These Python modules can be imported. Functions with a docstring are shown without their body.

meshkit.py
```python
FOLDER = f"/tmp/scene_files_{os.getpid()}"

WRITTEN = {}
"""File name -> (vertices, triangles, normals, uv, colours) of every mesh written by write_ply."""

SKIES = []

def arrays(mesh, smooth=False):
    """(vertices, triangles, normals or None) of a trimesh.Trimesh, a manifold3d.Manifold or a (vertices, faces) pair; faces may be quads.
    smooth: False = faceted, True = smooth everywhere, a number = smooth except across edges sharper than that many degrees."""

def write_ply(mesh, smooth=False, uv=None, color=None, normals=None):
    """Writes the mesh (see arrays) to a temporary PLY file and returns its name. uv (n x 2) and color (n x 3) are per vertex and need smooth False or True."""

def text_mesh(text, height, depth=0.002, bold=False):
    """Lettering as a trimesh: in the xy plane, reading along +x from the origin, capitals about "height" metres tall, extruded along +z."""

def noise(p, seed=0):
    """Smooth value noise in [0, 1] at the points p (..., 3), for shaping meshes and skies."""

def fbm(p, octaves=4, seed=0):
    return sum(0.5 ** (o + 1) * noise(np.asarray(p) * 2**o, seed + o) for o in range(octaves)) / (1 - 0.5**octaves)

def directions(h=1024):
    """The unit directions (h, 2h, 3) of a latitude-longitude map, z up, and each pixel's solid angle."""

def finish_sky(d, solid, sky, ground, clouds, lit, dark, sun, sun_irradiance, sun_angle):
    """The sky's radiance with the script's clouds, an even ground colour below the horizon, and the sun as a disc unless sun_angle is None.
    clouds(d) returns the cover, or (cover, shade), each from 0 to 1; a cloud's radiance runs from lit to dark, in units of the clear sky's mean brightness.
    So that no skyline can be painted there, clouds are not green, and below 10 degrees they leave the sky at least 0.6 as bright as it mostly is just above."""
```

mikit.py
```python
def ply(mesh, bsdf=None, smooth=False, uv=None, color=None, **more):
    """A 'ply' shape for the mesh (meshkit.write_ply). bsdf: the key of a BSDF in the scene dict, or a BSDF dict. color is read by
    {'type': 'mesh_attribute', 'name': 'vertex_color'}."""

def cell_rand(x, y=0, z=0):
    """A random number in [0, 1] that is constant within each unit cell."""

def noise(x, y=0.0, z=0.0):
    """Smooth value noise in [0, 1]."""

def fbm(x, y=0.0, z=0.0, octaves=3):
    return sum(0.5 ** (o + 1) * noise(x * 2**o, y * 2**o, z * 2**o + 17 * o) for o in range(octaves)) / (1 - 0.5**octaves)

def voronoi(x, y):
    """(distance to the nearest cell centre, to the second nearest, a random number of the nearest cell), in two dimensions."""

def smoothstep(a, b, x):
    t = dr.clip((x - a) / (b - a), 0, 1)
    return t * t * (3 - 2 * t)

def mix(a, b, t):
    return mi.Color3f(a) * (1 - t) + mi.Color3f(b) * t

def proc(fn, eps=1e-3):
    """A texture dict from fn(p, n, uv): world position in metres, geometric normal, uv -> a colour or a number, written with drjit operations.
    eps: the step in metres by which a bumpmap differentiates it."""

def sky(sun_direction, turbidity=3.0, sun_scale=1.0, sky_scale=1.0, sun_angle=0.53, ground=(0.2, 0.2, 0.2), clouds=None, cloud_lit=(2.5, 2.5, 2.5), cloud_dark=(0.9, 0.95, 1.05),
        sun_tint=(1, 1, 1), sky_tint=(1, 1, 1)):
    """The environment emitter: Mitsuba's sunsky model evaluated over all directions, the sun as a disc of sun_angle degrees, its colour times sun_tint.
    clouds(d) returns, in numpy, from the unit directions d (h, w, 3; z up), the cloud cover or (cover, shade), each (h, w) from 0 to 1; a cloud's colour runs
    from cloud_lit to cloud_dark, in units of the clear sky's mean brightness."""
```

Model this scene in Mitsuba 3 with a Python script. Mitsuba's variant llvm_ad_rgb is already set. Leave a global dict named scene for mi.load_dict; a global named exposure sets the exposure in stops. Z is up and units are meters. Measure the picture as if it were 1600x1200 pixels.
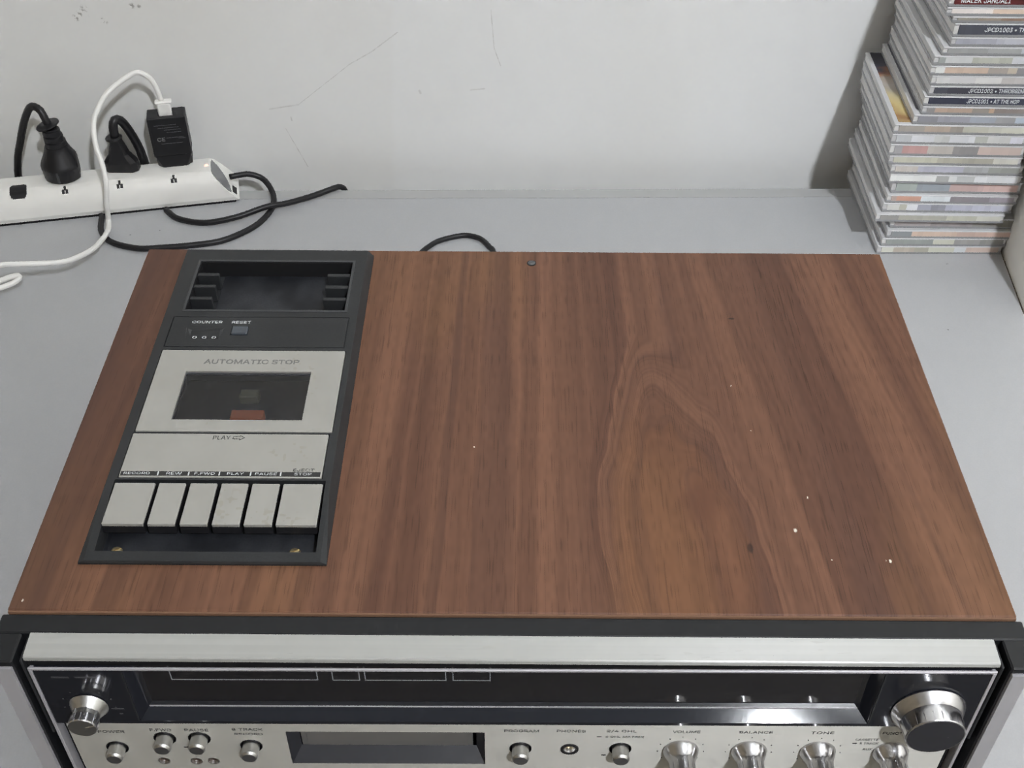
import math, random
import numpy as np, trimesh, drjit as dr, mitsuba as mi, mikit, meshkit
from mikit import noise, fbm, smoothstep, mix, proc
from shapely.geometry import Polygon, Point, box as sbox
from shapely import affinity
T4 = mi.ScalarTransform4f
scene, labels = {}, {}
scene['type'] = 'scene'

# ---------------------------------------------------------------- camera, light, exposure
scene['camera'] = {'type': 'perspective', 'fov_axis': 'x', 'fov': math.degrees(2 * math.atan(800 / 1850)), 'near_clip': 0.01, 'far_clip': 50.0,
                   'to_world': T4().look_at(origin=[-0.000401, -0.389939, 0.699624], target=[-0.000401 - 0.000708519, -0.389939 + 0.738855, 0.699624 - 0.673864], up=[-0.00693997, 0.67384434, 0.73884075])}
LAMP = (0.63, -1.38, 2.00)
LAMP_R = 0.065
LAMP_AIM = (0.55, 0.75, -0.36)                # the spotlight head is turned toward the right of the desk
LAMP_L = (1130.0, 1165.0, 1225.0)
exposure = 0.32

# ---------------------------------------------------------------- helpers
def rgb(r, g, b): return {'type': 'rgb', 'value': [float(r), float(g), float(b)]}
def srgb(r, g, b):
    return [(c / 255 / 12.92 if c / 255 <= 0.04045 else ((c / 255 + 0.055) / 1.055) ** 2.4) for c in (r, g, b)]

def add(key, mesh, bsdf, smooth=False, **more):
    k, n = key, 0
    while k in scene:
        n += 1
        k = f'{key}_{n:03d}'
    scene[k] = mikit.ply(mesh, bsdf, smooth=smooth, **more)
    return k

def new_key(name):
    k, n = name, 0
    while k in labels:
        n += 1
        k = f'{name}_{n:03d}'
    return k

def thing(name, label, category, group=None):
    k = new_key(name)
    labels[k] = {'label': label, 'category': category}
    if group: labels[k]['group'] = group
    return k

def struct(name, mesh, bsdf, label, category, smooth=False):
    scene[name] = mikit.ply(mesh, bsdf, smooth=smooth)
    labels[name] = {'label': label, 'category': category, 'kind': 'structure'}

def say(key, text): labels[key] = {'label': text}

def box(x0, x1, y0, y1, z0, z1, c=0.0):
    if c <= 0:
        m = trimesh.creation.box(extents=[x1 - x0, y1 - y0, z1 - z0])
        m.apply_translation([(x0 + x1) / 2, (y0 + y1) / 2, (z0 + z1) / 2])
        return m
    p = []
    for i, (a0, a1) in enumerate(((x0, x1), (y0, y1), (z0, z1))):
        e = [[x0, x1], [y0, y1], [z0, z1]]
        for j in range(3):
            if j != i: e[j] = [e[j][0] + c, e[j][1] - c]
        p += [(a, b, d) for a in e[0] for b in e[1] for d in e[2]]
    return trimesh.Trimesh(p).convex_hull

def hull(points): return trimesh.Trimesh(np.asarray(points, float)).convex_hull
def cat(ms): return trimesh.util.concatenate(list(ms))
def sub(a, *bs): return trimesh.boolean.difference([a] + list(bs), engine='manifold')
def union(*a): return trimesh.boolean.union(list(a), engine='manifold')

def extrude(poly, h, z0=0.0):
    if not isinstance(poly, Polygon): poly = Polygon(poly)
    m = trimesh.creation.extrude_polygon(poly, h, engine='earcut')
    m.apply_translation([0, 0, z0])
    return m

def lathe(prof, n=48):                     # (radius, height) about z
    m = trimesh.creation.revolve(np.asarray(prof, float), sections=n)
    m.fix_normals()
    return m

def to_front(m, x, y, z):                  # local z points toward -y (out of the front panel), local y is up
    a = np.eye(4); a[:3, :3] = [[1, 0, 0], [0, 0, -1], [0, 1, 0]]; a[:3, 3] = [x, y, z]
    m = m.copy(); m.apply_transform(a)
    return m

def moved(m, x=0, y=0, z=0, rz=0.0, rx=0.0, ry=0.0):
    m = m.copy()
    for ang, ax in ((rx, [1, 0, 0]), (ry, [0, 1, 0]), (rz, [0, 0, 1])):
        if ang: m.apply_transform(trimesh.transformations.rotation_matrix(ang, ax))
    m.apply_translation([x, y, z])
    return m

def spline(pts, step=0.003):
    p = np.asarray(pts, float)
    q = np.vstack([2 * p[0] - p[1], p, 2 * p[-1] - p[-2]])
    out = []
    for i in range(1, len(q) - 2):
        n = max(2, int(np.linalg.norm(q[i + 1] - q[i]) / step))
        t = np.linspace(0, 1, n, endpoint=False)[:, None]
        a, b, c, d = q[i - 1], q[i], q[i + 1], q[i + 2]
        out.append(0.5 * (2 * b + (c - a) * t + (2 * a - 5 * b + 4 * c - d) * t ** 2 + (3 * b - a - 3 * c + d) * t ** 3))
    return np.vstack(out + [p[-1:]])

def tube(pts, r, n=14, flat=1.0, raw=False, up=(0, 0, 1)):
    c = np.asarray(pts, float) if raw else spline(pts)
    tan = np.gradient(c, axis=0)
    tan /= np.linalg.norm(tan, axis=1, keepdims=True)
    u = np.asarray(up, float)
    s = np.cross(tan[0], u)
    if np.linalg.norm(s) < 1e-6: s = np.cross(tan[0], [0, 1, 0])
    s /= np.linalg.norm(s)
    a = np.linspace(0, 2 * math.pi, n, endpoint=False)
    v = []
    for k in range(len(c)):
        s = s - tan[k] * (s @ tan[k]); s /= np.linalg.norm(s)
        w = np.cross(s, tan[k])
        v.append(c[k] + r * (np.cos(a)[:, None] * s + flat * np.sin(a)[:, None] * w))
    v = np.vstack(v); f = []
    for k in range(len(c) - 1):
        for j in range(n):
            a0, a1 = k * n + j, k * n + (j + 1) % n
            f += [[a0, a1, a0 + n], [a1, a1 + n, a0 + n]]
    e0, e1 = len(v), len(v) + 1
    v = np.vstack([v, c[:1], c[-1:]])
    L = (len(c) - 1) * n
    for j in range(n):
        f += [[e0, (j + 1) % n, j], [e1, L + j, L + (j + 1) % n]]
    m = trimesh.Trimesh(v, f, process=False)
    if m.volume < 0: m.invert()
    return m

_txt = {}
def text(s, w, h, depth=0.00015, bold=False):
    if (s, bold) not in _txt: _txt[(s, bold)] = meshkit.text_mesh(s, 1.0, 1.0, bold)
    m = _txt[(s, bold)].copy()
    lo, hi = m.bounds
    m.apply_translation(-lo)
    m.apply_scale([w / (hi[0] - lo[0]), h / (hi[1] - lo[1]), depth])
    return m

# ---------------------------------------------------------------- materials
def mat(name, base, rough=0.5, metal=0.0, spec=0.5, **more):
    scene['mat_' + name] = {'type': 'principled', 'base_color': base if isinstance(base, dict) else rgb(*base), 'roughness': rough, 'metallic': metal, 'specular': spec, **more}
    return 'mat_' + name

def seg_d(px, pz, a, b):
    vx, vz = b[0] - a[0], b[1] - a[1]
    t = dr.clip(((px - a[0]) * vx + (pz - a[1]) * vz) / (vx * vx + vz * vz), 0, 1)
    return dr.sqrt(dr.square(px - a[0] - t * vx) + dr.square(pz - a[1] - t * vz))

def wall_fn(p, n, uv):
    x, z = p.x, p.z
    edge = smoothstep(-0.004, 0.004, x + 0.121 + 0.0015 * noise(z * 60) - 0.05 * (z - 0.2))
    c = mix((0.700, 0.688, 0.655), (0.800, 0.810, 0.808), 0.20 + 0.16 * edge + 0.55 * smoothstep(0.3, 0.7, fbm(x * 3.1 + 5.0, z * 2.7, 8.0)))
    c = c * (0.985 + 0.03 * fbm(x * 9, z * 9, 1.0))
    g = mi.Float(0)
    for a, b, w in (((-0.1693, 0.1261), (-0.1455, 0.1401), 0.0006), ((-0.1455, 0.1401), (-0.1185, 0.1607), 0.0006), ((-0.2571, 0.0754), (-0.2265, 0.0805), 0.0008),
                    ((-0.0246, 0.184), (-0.0216, 0.1433), 0.0005), ((-0.0216, 0.1433), (-0.0152, 0.1243), 0.0005), ((-0.2433, 0.0527), (-0.2249, 0.0054), 0.0005),
                    ((-0.0464, 0.097), (-0.0318, 0.0984), 0.0008), ((-0.0993, 0.096), (-0.0985, 0.0935), 0.0012), ((-0.2360, 0.0660), (-0.2355, 0.0620), 0.0008), ((-0.2265, 0.0805), (-0.1693, 0.1261), 0.0004)):
        d = seg_d(x, z, a, b)
        g = dr.maximum(g, (1 - smoothstep(0.4 * w, 1.6 * w, d)) * (0.25 + 0.75 * noise(x * 300, z * 300)))
    spots = mi.Float(0)
    for a, r in (((-0.4280, 0.1790), 0.006), ((-0.4073, 0.1740), 0.004), ((-0.4340, 0.1772), 0.004), ((-0.4250, 0.1860), 0.004), ((-0.3770, 0.1890), 0.003), ((-0.3700, 0.1885), 0.002)):
        d = dr.sqrt(dr.square(x - a[0]) + dr.square(z - a[1]))
        spots = dr.maximum(spots, (1 - smoothstep(0.3 * r, 1.3 * r, d)) * smoothstep(0.52, 0.66, fbm(x * 420, z * 420, 3.0)))
    c = mix(c, (0.33, 0.32, 0.30), g * 0.42)
    return mix(c, (0.20, 0.19, 0.17), spots * 0.75)

def desk_fn(p, n, uv):
    c = mix((0.400, 0.407, 0.420), (0.428, 0.436, 0.448), fbm(p.x * 5, p.y * 5, 2.0))
    c = c * (0.98 + 0.04 * noise(p.x * 1400, p.y * 1400))
    s = mi.Float(0)
    for a, r in (((-0.3894, 0.5977), 0.0016), ((-0.3613, 0.6059), 0.0014), ((0.4286, 0.5583), 0.0016), ((0.402, 0.4560), 0.0014)):
        s = dr.maximum(s, 1 - smoothstep(0.5 * r, r, dr.sqrt(dr.square(p.x - a[0]) + dr.square(p.y - a[1])) + 0.0008 * noise(p.x * 900, p.y * 900)))
    return mix(c, (0.10, 0.10, 0.10), s * 0.8)

def wood_fn(p, n, uv):
    side = dr.abs(n.x) > 0.5
    x = dr.select(side, p.z * 1.2 + 0.3, p.x)
    y = p.y
    splay = smoothstep(0.02, 0.17, x)
    u = x + 0.115 * (y - 0.15) * splay - 0.05 * (y - 0.15) * (1 - smoothstep(-0.10, 0.02, x))
    u = u + 0.010 * (fbm(x * 9, y * 4.0, 4.0) - 0.5) + 0.0022 * (noise(x * 70, y * 22, 9.0) - 0.5)
    e = dr.sqrt(dr.square((u - 0.092) / 0.034) + dr.square((y - 0.045) / 0.125))          # the flame figure at the right
    inside = 1 - smoothstep(0.75, 1.15, e + 0.35 * (fbm(x * 40, y * 16, 21.0) - 0.5))
    g = dr.lerp(u * 1.0, e * 0.045 + 0.5, 0.26 * (1 - smoothstep(0.6, 1.5, e + 0.5 * (fbm(x * 30, y * 10, 31.0) - 0.5))))
    big = fbm(g * 42, y * 0.9, 6.0)
    mid = noise(g * 150, y * 1.6, 11.0)
    fine = noise(g * 420, y * 5.0, 7.0)
    pore = noise(x * 1700, y * 62, 8.0)
    c = mix((0.098, 0.046, 0.031), (0.165, 0.080, 0.050), smoothstep(0.25, 0.75, 0.65 * big + 0.35 * mid))
    c = mix(c, (0.185, 0.092, 0.045), 0.60 * smoothstep(0.52, 0.78, fbm(u * 13, y * 3.2, 12.0)))
    c = mix(c, (0.168, 0.076, 0.040), 0.50 * inside)
    c = c * (0.88 + 0.24 * fine)
    line = smoothstep(0.72, 0.86, noise(g * 95, y * 1.1, 15.0)) * (0.4 + 0.6 * noise(x * 30, y * 9, 3.0))
    c = mix(c, (0.070, 0.036, 0.029), 0.45 * line)
    c = c * (1.0 - 0.26 * smoothstep(0.68, 0.95, pore)) * (0.94 + 0.12 * noise(p.x * 500, p.y * 160, 2.0))
    left_dark = 1 - smoothstep(0.0, 1.0, smoothstep(-0.272, -0.225, x + 0.02 * (fbm(x * 20, y * 12, 2.0) - 0.5)))  # veneer tone darkens toward the left edge of the top
    c = mix(c, (0.075, 0.040, 0.032), 0.55 * left_dark)
    knot = dr.sqrt(dr.square((p.x - 0.112) / 0.016) + dr.square((p.y - 0.083) / 0.017)) + 0.8 * (fbm(p.x * 60, p.y * 60, 5.0) - 0.5)
    c = mix(c, (0.105, 0.045, 0.028), 0.55 * (1 - smoothstep(0.3, 1.3, knot)))
    s = mi.Float(0)
    for q, r in (((0.1641, 0.0609), 0.0016), ((0.2139, 0.0386), 0.0013), ((0.2118, 0.0392), 0.0009), ((0.181, 0.0392), 0.0007), ((0.1757, 0.0864), 0.0011), ((0.143, 0.1855), 0.0009), ((0.150, 0.143), 0.0007), ((-0.024, 0.127), 0.0009), ((-0.2676, 0.0071), 0.0011)):
        s = dr.maximum(s, 1 - smoothstep(0.5 * r, r, dr.sqrt(dr.square(p.x - q[0]) + dr.square(0.6 * (p.y - q[1]))) + 0.0007 * noise(p.x * 1500, p.y * 1500)))
    c = mix(c, (0.75, 0.70, 0.62), s)
    d = 1 - smoothstep(0.0007, 0.0014, dr.sqrt(dr.square(0.5 * (p.x - 0.1525)) + dr.square(p.y - 0.2548)))
    d = dr.maximum(d, 1 - smoothstep(0.001, 0.0022, dr.sqrt(dr.square(p.x - 0.1360) + dr.square(0.45 * (p.y - 0.0475)))))
    return mix(c, (0.03, 0.018, 0.016), 0.75 * d)

def plastic_fn(p, n, uv):                                   # charcoal moulded plastic with a dusty grain
    return mix((0.014, 0.015, 0.0165), (0.028, 0.030, 0.032), fbm(p.x * 26, p.y * 26, p.z * 26)) * (0.9 + 0.2 * noise(p.x * 1800, p.y * 1800, p.z * 1800))

def dusty_fn(p, n, uv):
    d = smoothstep(0.30, 0.72, fbm(p.x * 34, p.y * 34, 2.5))
    return mix((0.008, 0.009, 0.012), (0.024, 0.026, 0.031), d) * (0.88 + 0.24 * noise(p.x * 1500, p.y * 1500))

def plate_fn(p, n, uv):                                     # satin silver plates with grime spots
    c = mix((0.385, 0.378, 0.350), (0.425, 0.420, 0.395), fbm(p.x * 40, p.y * 40, 1.0))
    g = smoothstep(0.70, 0.80, noise(p.x * 420, p.y * 420, 3.0)) * smoothstep(0.55, 0.72, noise(p.x * 36, p.y * 36, 5.0))
    return mix(c, (0.34, 0.32, 0.26), 0.45 * g)

def bar_fn(p, n, uv):                                       # anodised aluminium with fine scratches
    c = mix((0.43, 0.435, 0.418), (0.475, 0.48, 0.463), noise(p.x * 6, p.y * 900, 1.0))
    s = smoothstep(0.83, 0.9, noise(p.x * 160 + p.y * 260, p.y * 900 - p.x * 110, 4.0)) * smoothstep(0.62, 0.75, noise(p.x * 26, p.y * 80, 2.0))
    return mix(c, (0.36, 0.36, 0.34), 0.45 * s)

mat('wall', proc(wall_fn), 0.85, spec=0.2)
mat('desk', proc(desk_fn), 0.45, spec=0.35)
mat('desk_edge', (0.40, 0.405, 0.405), 0.5)
mat('seam', (0.12, 0.10, 0.075), 0.8)
mat('room', (0.76, 0.735, 0.68), 0.9, spec=0.1)
mat('room_tan', (0.42, 0.36, 0.28), 0.9, spec=0.1)
mat('ceiling', (0.80, 0.80, 0.79), 0.9, spec=0.1)
mat('floor', (0.075, 0.07, 0.062), 0.7)
mat('column', (0.87, 0.865, 0.81), 0.8, spec=0.2)
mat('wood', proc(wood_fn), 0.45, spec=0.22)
mat('raw_edge', (0.16, 0.085, 0.05), 0.8)
mat('charcoal', proc(plastic_fn), 0.50, spec=0.4)
mat('black', (0.012, 0.012, 0.014), 0.42, spec=0.45)
mat('black_matte', (0.010, 0.010, 0.011), 0.75, spec=0.2)
mat('bezel', (0.009, 0.0098, 0.0115), 0.45, spec=0.4)
mat('gloss', (0.012, 0.013, 0.018), 0.10, spec=0.55)
mat('ledge', (0.012, 0.014, 0.020), 0.055, spec=0.5)
mat('dial', (0.006, 0.0055, 0.009), 0.6, spec=0.2)
mat('rim', (0.040, 0.042, 0.045), 0.5)
mat('dusty', proc(dusty_fn), 0.55, spec=0.4)
mat('plate', proc(plate_fn), 0.42, 0.25, 0.5)
mat('key_edge', (0.62, 0.63, 0.68), 0.25, 0.6)
def brushed(name, base, weight, au, av, refl):           # metal brushed along x: u of the mesh runs along x
    scene['mat_' + name] = {'type': 'blendbsdf', 'weight': weight, 'a': {'type': 'diffuse', 'reflectance': base}, 'b': {'type': 'roughconductor', 'material': 'none', 'specular_reflectance': rgb(*refl), 'alpha_u': au, 'alpha_v': av, 'distribution': 'ggx'}}
brushed('bar', proc(bar_fn), 0.22, 0.075, 0.40, (0.60, 0.60, 0.595))
mat('trim', (0.58, 0.57, 0.60), 0.38, 0.35)
brushed('brushed', rgb(0.62, 0.605, 0.56), 0.42, 0.16, 0.75, (0.62, 0.61, 0.575))
mat('chrome', (0.78, 0.78, 0.80), 0.19, 1.0)
mat('satin', (0.68, 0.68, 0.67), 0.33, 1.0)
mat('cap', (0.030, 0.030, 0.036), 0.40, 0.1)
mat('cap_silver', (0.52, 0.53, 0.58), 0.25, 1.0)
mat('ink', (0.045, 0.045, 0.045), 0.8, spec=0.1)
mat('ink_grey', (0.20, 0.20, 0.195), 0.8, spec=0.1)
mat('print_white', (0.66, 0.68, 0.70), 0.6)
mat('print_grey', (0.42, 0.43, 0.46), 0.6)
mat('print_faint', (0.055, 0.055, 0.06), 0.6)
mat('print_ce', (0.13, 0.13, 0.135), 0.6)
mat('reset', (0.050, 0.060, 0.075), 0.20, spec=0.7)
mat('brass', (0.60, 0.50, 0.30), 0.35, 0.9)
mat('olive', (0.15, 0.15, 0.08), 0.7)
mat('orange', (0.62, 0.17, 0.055), 0.6)
mat('led_lens', (0.055, 0.035, 0.025), 0.25)
mat('flap', (0.38, 0.37, 0.36), 0.35, 0.7)
mat('white_plastic', (0.80, 0.795, 0.76), 0.33, spec=0.5)
mat('white_cable', (0.80, 0.795, 0.77), 0.45)
mat('rubber', (0.008, 0.008, 0.0095), 0.42, spec=0.4)
mat('charger', (0.008, 0.008, 0.0095), 0.40, spec=0.35)
mat('lens_grey', (0.17, 0.175, 0.18), 0.15, spec=0.6)
mat('socket', (0.02, 0.02, 0.02), 0.7)
mat('screw', (0.34, 0.35, 0.37), 0.35, 0.8)
mat('screw_dark', (0.12, 0.125, 0.13), 0.40, 0.5)
scene['mat_glass'] = {'type': 'thindielectric', 'int_ior': 1.5}
scene['mat_smoked'] = {'type': 'thindielectric', 'int_ior': 1.38, 'specular_transmittance': rgb(0.42, 0.43, 0.50)}
scene['mat_spine'] = {'type': 'principled', 'base_color': {'type': 'mesh_attribute', 'name': 'vertex_color'}, 'roughness': 0.28, 'specular': 0.5}
mat('case', (0.60, 0.605, 0.615), 0.22, spec=0.6)
mat('case_dark', (0.27, 0.275, 0.285), 0.20, spec=0.6)
mat('case_core', (0.56, 0.56, 0.565), 0.35)
mat('case_core_light', (0.66, 0.655, 0.645), 0.35)
mat('case_core_dark', (0.13, 0.13, 0.15), 0.3)

# ---------------------------------------------------------------- the room and the desk
ZF, ZC = -0.75, 2.20
YAW = 0.0187
def wall_y(x): return 0.724 + YAW * x
def prism_xy(pts, z0, z1): return extrude(pts, z1 - z0, z0)
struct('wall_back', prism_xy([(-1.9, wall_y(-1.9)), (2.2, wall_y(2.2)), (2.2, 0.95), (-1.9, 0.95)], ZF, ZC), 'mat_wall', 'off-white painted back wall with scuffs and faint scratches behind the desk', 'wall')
struct('wall_left', box(-1.95, -1.9, -2.6, 0.95, ZF, ZC), 'mat_room_tan', 'plain tan side wall beyond the left edge of the photo', 'wall')
struct('wall_front', box(-1.95, 2.25, -2.65, -2.6, ZF, ZC), 'mat_room', 'plain off-white wall behind the photographer', 'wall')
struct('wall_far_right', box(2.2, 2.25, -2.6, 0.95, ZF, ZC), 'mat_room', 'plain off-white wall far to the right of the desk', 'wall')
struct('ceiling', box(-1.95, 2.25, -2.65, 0.95, ZC, ZC + 0.05), 'mat_ceiling', 'white ceiling above the desk', 'ceiling')
struct('floor', box(-1.95, 2.25, -2.65, 0.95, ZF - 0.05, ZF), 'mat_floor', 'dark floor under the desk', 'floor')
def col_x(y): return 0.4885 + 0.082 * (y - 0.574)
struct('wall_right', prism_xy([(col_x(0.482), 0.482), (0.95, 0.482), (0.95, 0.74), (col_x(0.74), 0.74)], ZF, ZC), 'mat_column', 'beige wall return standing at the right end of the desk beside the stacked cases', 'wall')

de = lambda x: 0.6778 + YAW * x
desk = thing('desk', 'light grey laminate desk top running along the back wall under the receiver', 'desk')
def dx(y): return col_x(y) - 0.0016
add(desk + '__top', prism_xy([(-1.3, -0.034), (dx(-0.034), -0.034), (dx(0.68), de(0.49) - 0.0085), (-1.3, de(-1.3) - 0.0085)], -0.025, 0.0), 'mat_desk')
e = add(desk + '__edge_strip', prism_xy([(-1.3, de(-1.3) - 0.0083), (dx(0.68), de(0.49) - 0.0083), (dx(0.68), de(0.49) + 0.0075), (-1.3, de(-1.3) + 0.0075)], -0.025, 0.0001), 'mat_desk_edge')
say(e, 'darker grey edge banding along the back of the desk top')
e = add(desk + '__side_seam', prism_xy([(dx(0.482) + 0.0002, 0.482), (dx(0.482) + 0.0014, 0.482), (dx(0.675) + 0.0014, 0.675), (dx(0.675) + 0.0002, 0.675)], -0.02, -0.0004), 'mat_seam')
say(e, 'dark brown seam between the desk and the wall return')
for lx in (-1.2, 0.35):
    add(desk + '__leg', box(lx, lx + 0.05, -0.03, 0.02, ZF, -0.025), 'mat_desk_edge')
    add(desk + '__leg', box(lx, lx + 0.05, 0.58, 0.63, ZF, -0.025), 'mat_desk_edge')

lamp = thing('ceiling_lamp', 'round white spotlight head turned down from the ceiling behind the photographer', 'lamp')
aim = np.array(LAMP_AIM) / np.linalg.norm(LAMP_AIM)
def lamp_local(m):
    a = trimesh.geometry.align_vectors([0, 0, 1], aim); a[:3, 3] = LAMP
    m = m.copy(); m.apply_transform(a); return m
scene[lamp + '__diffuser'] = {**mikit.ply(lamp_local(lathe([(0, -0.004), (LAMP_R, -0.004), (LAMP_R, 0.0), (0, 0.0)], 48)), {'type': 'diffuse', 'reflectance': rgb(0.8, 0.8, 0.8)}), 'emitter': {'type': 'area', 'radiance': rgb(*LAMP_L)}}
add(lamp + '__housing', lamp_local(lathe([(LAMP_R + 0.0005, -0.0045), (LAMP_R + 0.004, -0.0045), (LAMP_R + 0.003, -0.03), (0.03, -0.045), (0, -0.045), (0, -0.0045), (LAMP_R + 0.0005, -0.0045)], 48)), 'mat_ceiling')
add(lamp + '__stem', tube([np.array(LAMP) - aim * 0.046, np.array(LAMP) - aim * 0.06 + np.array([0, 0, 0.02]), np.array([LAMP[0] - aim[0] * 0.07, LAMP[1] - aim[1] * 0.07, ZC - 0.0005])], 0.01), 'mat_ceiling', smooth=True)

# ---------------------------------------------------------------- the receiver
W2, D, T = 0.274, 0.3331, 0.175
ZT = T + 0.009
rec = thing('stereo_receiver', 'walnut veneered stereo receiver with a silver front and a built-in cassette deck on top', 'stereo receiver')
R = rec + '__'
cab = box(-W2, W2, 0.0008, D, 0.012, T, 0.0008)
cab = sub(cab, box(-0.2395, -0.1085, 0.0375, 0.3190, T - 0.036, T + 0.01))
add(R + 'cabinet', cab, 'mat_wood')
add(R + 'raw_front_edge', box(-W2 + 0.0005, W2 - 0.0005, -0.0004, 0.0008, T - 0.012, T - 0.0006, 0.0002), 'mat_raw_edge')
for sx in (-1, 1):
    for y in (0.03, 0.29):
        add(R + 'foot', moved(lathe([(0, 0), (0.014, 0), (0.015, 0.004), (0.015, 0.012), (0, 0.012)], 24), sx * 0.235, y, 0), 'mat_rubber', smooth=30)
def screw_head(r, h):
    m = lathe([(0, 0), (r, 0), (r, h * 0.3), (r * 0.7, h * 0.85), (0, h)], 24)
    return sub(m, moved(box(-r * 1.2, r * 1.2, -r * 0.13, r * 0.13, h * 0.45, h * 2), rz=0.5))
k = add(R + 'screw', moved(screw_head(0.0027, 0.0011), 0.0128, 0.3184, T), 'mat_screw', smooth=30); scene[k] = {**scene[k], 'bsdf': {'type': 'ref', 'id': 'mat_screw_dark'}}; say(k, 'slotted steel screw in the back of the walnut top')
add(R + 'screw_washer', moved(lathe([(0, 0), (0.0034, 0), (0.0034, 0.0003), (0, 0.0003)], 24), 0.0128, 0.3180, T), 'mat_black')

# front bezel: black strip, cheeks, silver bar
SH = 0.0055                                 # the front is a touch lower on its left
def shear(m):
    m = m.copy(); v = m.vertices.copy(); v[:, 2] += SH * v[:, 0]; m.vertices = v
    return m
add(R + 'bezel_strip', box(-0.2767, 0.2767, -0.0128, -0.0005, 0.02, T - 0.0018, 0.0008), 'mat_bezel')
for s in (-1, 1):
    a, b = sorted((s * 0.2622, s * 0.2730))
    add(R + 'bezel_cheek', union(box(a, b, -0.0300, -0.0126, 0.014, T - 0.0060), box(min(a, s * 0.2767), max(b, s * 0.2767), -0.0312, -0.0126, T - 0.0070, T - 0.0020, 0.0009)), 'mat_bezel')
    a, b = sorted((s * 0.2636, s * 0.2724))
    k = add(R + 'side_trim', hull([(x, y, z) for x in (a, b) for y in (-0.0322, -0.0301) for z in (0.014, 0.1678)] + []), 'mat_trim')
    if s < 0: say(k, 'brushed silver trim strip down the left front edge')
    else: say(k, 'brushed silver trim strip down the right front edge')
    a, b = sorted((s * 0.2584, s * 0.2600))
    add(R + 'bezel_rib', box(a, b, -0.0285, -0.0126, 0.10, T - 0.0050, 0.0004), 'mat_charcoal')
add(R + 'bezel_core', box(-0.2621, 0.2621, -0.0126, -0.0122, 0.014, 0.169), 'mat_black_matte')
prof = [(-0.0129, 0.1733), (-0.0268, 0.1723), (-0.0274, 0.1719), (-0.0277, 0.1713), (-0.0277, 0.1690), (-0.0274, 0.1686), (-0.0129, 0.1686)]
bar = extrude([(-y, z) for y, z in prof], 2 * 0.2576)
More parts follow.
